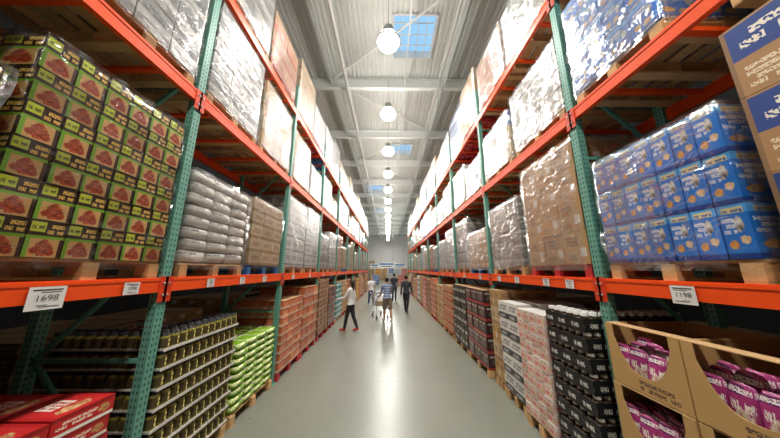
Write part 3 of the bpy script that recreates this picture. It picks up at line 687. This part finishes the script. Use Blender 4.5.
    labs = ['skin', 'top', 'bot', 'shoe', 'hair']; ms = [skin, top, bot, shoe, hair]
    for m in ms: nm.materials.append(m)
    mi = []
    S = [(a, b - a, max((b - a).length_squared, 1e-9), r0, r1, lab) for a, b, r0, r1, lab in segs]
    for p in nm.polygons:
        c = p.center; best = 1e9; bl = 'skin'
        for a, d, l2, r0, r1, lab in S:
            if r0 is None:
                q = c - a; dist = (math.sqrt((q.x / r1[0]) ** 2 + (q.y / r1[1]) ** 2 + (q.z / r1[2]) ** 2) - 1) * min(r1)
            else:
                t = max(0, min(1, (c - a).dot(d) / l2)); dist = (c - a - d * t).length - (r0 + (r1 - r0) * t)
            if dist < best: best = dist; bl = lab
        mi.append(labs.index(bl))
    nm.polygons.foreach_set('material_index', mi); nm.polygons.foreach_set('use_smooth', [True] * len(mi)); nm.update()
    zmin = min(v.co.z for v in nm.vertices)
    o = bpy.data.objects.new(name, nm); C.objects.link(o); nm.name = name; o.location = (loc[0], loc[1], -zmin + .001); o.rotation_euler = (0, 0, yaw)
    fb = MB()
    def bd(p): return (Matrix.Rotation(-lean, 3, 'X') @ (p - V((0, 0, .55 * h))) + V((0, 0, .55 * h))) if lean else p
    for sx in (-1, 1):
        p = bd(V((sx * .018 * h, .0475 * h, hz + .004 * h))); fb.pillow(p, (.014 * h, .008 * h, .007 * h), M['white_card'], e=1, r=.5)
        fb.pillow(p + V((0, .003 * h, 0)), (.006 * h, .005 * h, .006 * h), M['ink'], e=1, r=.5)
    fb.pillow(bd(V((0, .0505 * h, hz - .033 * h))), (.022 * h, .01 * h, .007 * h), LIP, e=1, r=.5)
    fb.obj('face_features', o)
    return o
LIP = plain('lips', (.45, .15, .12), .5)
SK = plain('skin', (.46, .26, .17), .5); HB = plain('black_hair', (.02, .015, .012), .45)
cl = lambda n, c: plain(n, c, .8)
WS = cl('white_shirt_cloth', (.68, .68, .66)); BL = cl('black_leggings_cloth', (.02, .02, .025)); RS = cl('red_shoe', (.6, .04, .03)); DK = cl('dark_cloth', (.04, .045, .06)); DS = cl('dark_shoe', (.03, .03, .03)); BG = cl('dark_khaki_cloth', (.16, .13, .10)); NV = cl('navy_cloth', (.05, .08, .2)); WSH = cl('white_shoe', (.5, .5, .5))
g = NT('striped_cloth'); sp = g.n('ShaderNodeSeparateXYZ'); g.l(g.objco(), sp.inputs[0]); st = g.m('GREATER_THAN', g.m('FRACT', g.m('MULTIPLY', sp.outputs[2], 16.0)), .5)
g.l(g.mix(st, (.45, .48, .54), (.05, .11, .3)), g.b.inputs['Base Color']); g.b.inputs['Roughness'].default_value = .8; STR = g.mat
person('shopper_woman', 1.62, (-1.24, 8.4), math.radians(75), WS, BL, RS, SK, HB, dict(leg_l=(.24, .06), leg_r=(-.20, .2), arm_l=(.5, .15, .9), arm_r=(-.2, .2, .3)), longhair=True, sleeves=True)
person('shopper_man', 1.66, (-.02, 9.9), math.radians(20), STR, BG, WSH, SK, HB, dict(leg_l=(.2, .05), leg_r=(-.2, .2), arm_l=(.5, .08, .62), arm_r=(.5, .08, .62), lean=.12), shorts=True)
person('shopper_man', 1.70, (.88, 12.0), math.radians(-20), DK, BL, DS, SK, HB, dict(leg_l=(.2, .05), leg_r=(-.22, .25), arm_l=(-.3, .1, .2), arm_r=(.3, .1, .3)), sleeves=True)
person('shopper_woman', 1.60, (-.95, 14.2), math.radians(200), WS, NV, WSH, SK, HB, dict(leg_l=(.2, .05), leg_r=(-.2, .2), arm_l=(-.2, .1, .2), arm_r=(.2, .1, .3)), longhair=True)
person('shopper_man', 1.72, (.4, 16.0), math.radians(0), DK, DK, DS, SK, HB, dict(leg_l=(-.1, .1), leg_r=(.1, .05), arm_l=(.4, .1, .5), arm_r=(.4, .1, .5)))

def cart(loc, yaw):
    mb = MB(); c = M['chrome']; w = .0035
    T = lambda a, b, r=w, m=c: mb.tube(a, b, r, m, n=5)
    V3 = lambda *a: Vector(a)
    def ring(t):
        x = .20 + .09 * t; ya = .05 - .13 * t; yb = .72 + .13 * t; z = .48 + .5 * t
        return [V3(-x, ya, z), V3(x, ya, z), V3(x, yb, z), V3(-x, yb, z)]
    for k in range(9):
        q = ring(k / 8)
        for i in range(4): T(q[i], q[(i + 1) % 4], .006 if k in (0, 8) else w)
    a, b = ring(0), ring(1)
    for i in range(4):
        n = 9 if i % 2 == 0 else 16
        for k in range(n + 1):
            t = k / n; T(a[i].lerp(a[(i + 1) % 4], t), b[i].lerp(b[(i + 1) % 4], t))
    for k in range(10): T(a[0].lerp(a[1], k / 9), a[3].lerp(a[2], k / 9))
    for k in range(6): T(a[0].lerp(a[3], k / 5), a[1].lerp(a[2], k / 5))
    for x in (-.24, .24):
        T((x, -.2, 1.04), (x * 1.1, -.08, .98), .011); T((x, -.12, 1.0), (x, .0, .5), .011); T((x, 0, .5), (x, -.02, .17), .012); T((x, -.02, .17), (x * .75, .78, .17), .012); T((x, 0, .5), (x * .8, .72, .47), .01)
        for y_ in (-.02, .76):
            xx = x if y_ < 0 else x * .77
            T((xx, y_, .17), (xx, y_ - .02, .12), .012)
            for sx in (-.02, .02): mb.box((xx + sx, y_ - .03, .1), (.004, .03, .08), c)
            mb.lathe((xx, y_ - .03, .062), [(.06, -.014, M['darkrubber']), (.062, 0, M['darkrubber']), (.06, .014, M['darkrubber'])], n=14, axis=Matrix.Rotation(math.pi / 2, 3, 'Y'))
    T((-.18, .3, .17), (.18, .3, .17), .01); T((-.18, .76, .17), (.18, .76, .17), .01)
    T((-.24, -.2, 1.04), (.24, -.2, 1.04), .016, M['plblue'])
    mb.box((0, .3, .58), (.28, .3, .18), M['beige'], M['kraft_top']); mb.box((.02, .58, .56), (.22, .2, .14), M['blue'], M['white_top'])
    o = mb.obj('shopping_cart', loc=(loc[0], loc[1], 0)); o.rotation_euler = (0, 0, yaw)
cart((-.24, 10.5), math.radians(20))

# ------------------------------------------------------------------ world, camera
w = bpy.data.worlds.new('sky'); bpy.context.scene.world = w; w.use_nodes = True; nt = w.node_tree
bg = nt.nodes['Background']; bg.inputs[0].default_value = (.35, .62, .9, 1); bg.inputs[1].default_value = .9
cam = bpy.data.cameras.new('camera'); co = bpy.data.objects.new('camera', cam); C.objects.link(co)
cam.sensor_width = 36; cam.lens = 36 * 240 / 780; cam.clip_start = .02
co.location = (0, 0, 1.95); th = math.atan(51 / 240)
co.rotation_euler = (math.pi / 2 + th, 0, -math.atan(2 / 240))
bpy.context.scene.camera = co
vs = bpy.context.scene.view_settings; vs.view_transform = 'Standard'; vs.look = 'None'; vs.exposure = 0.3; vs.gamma = .93
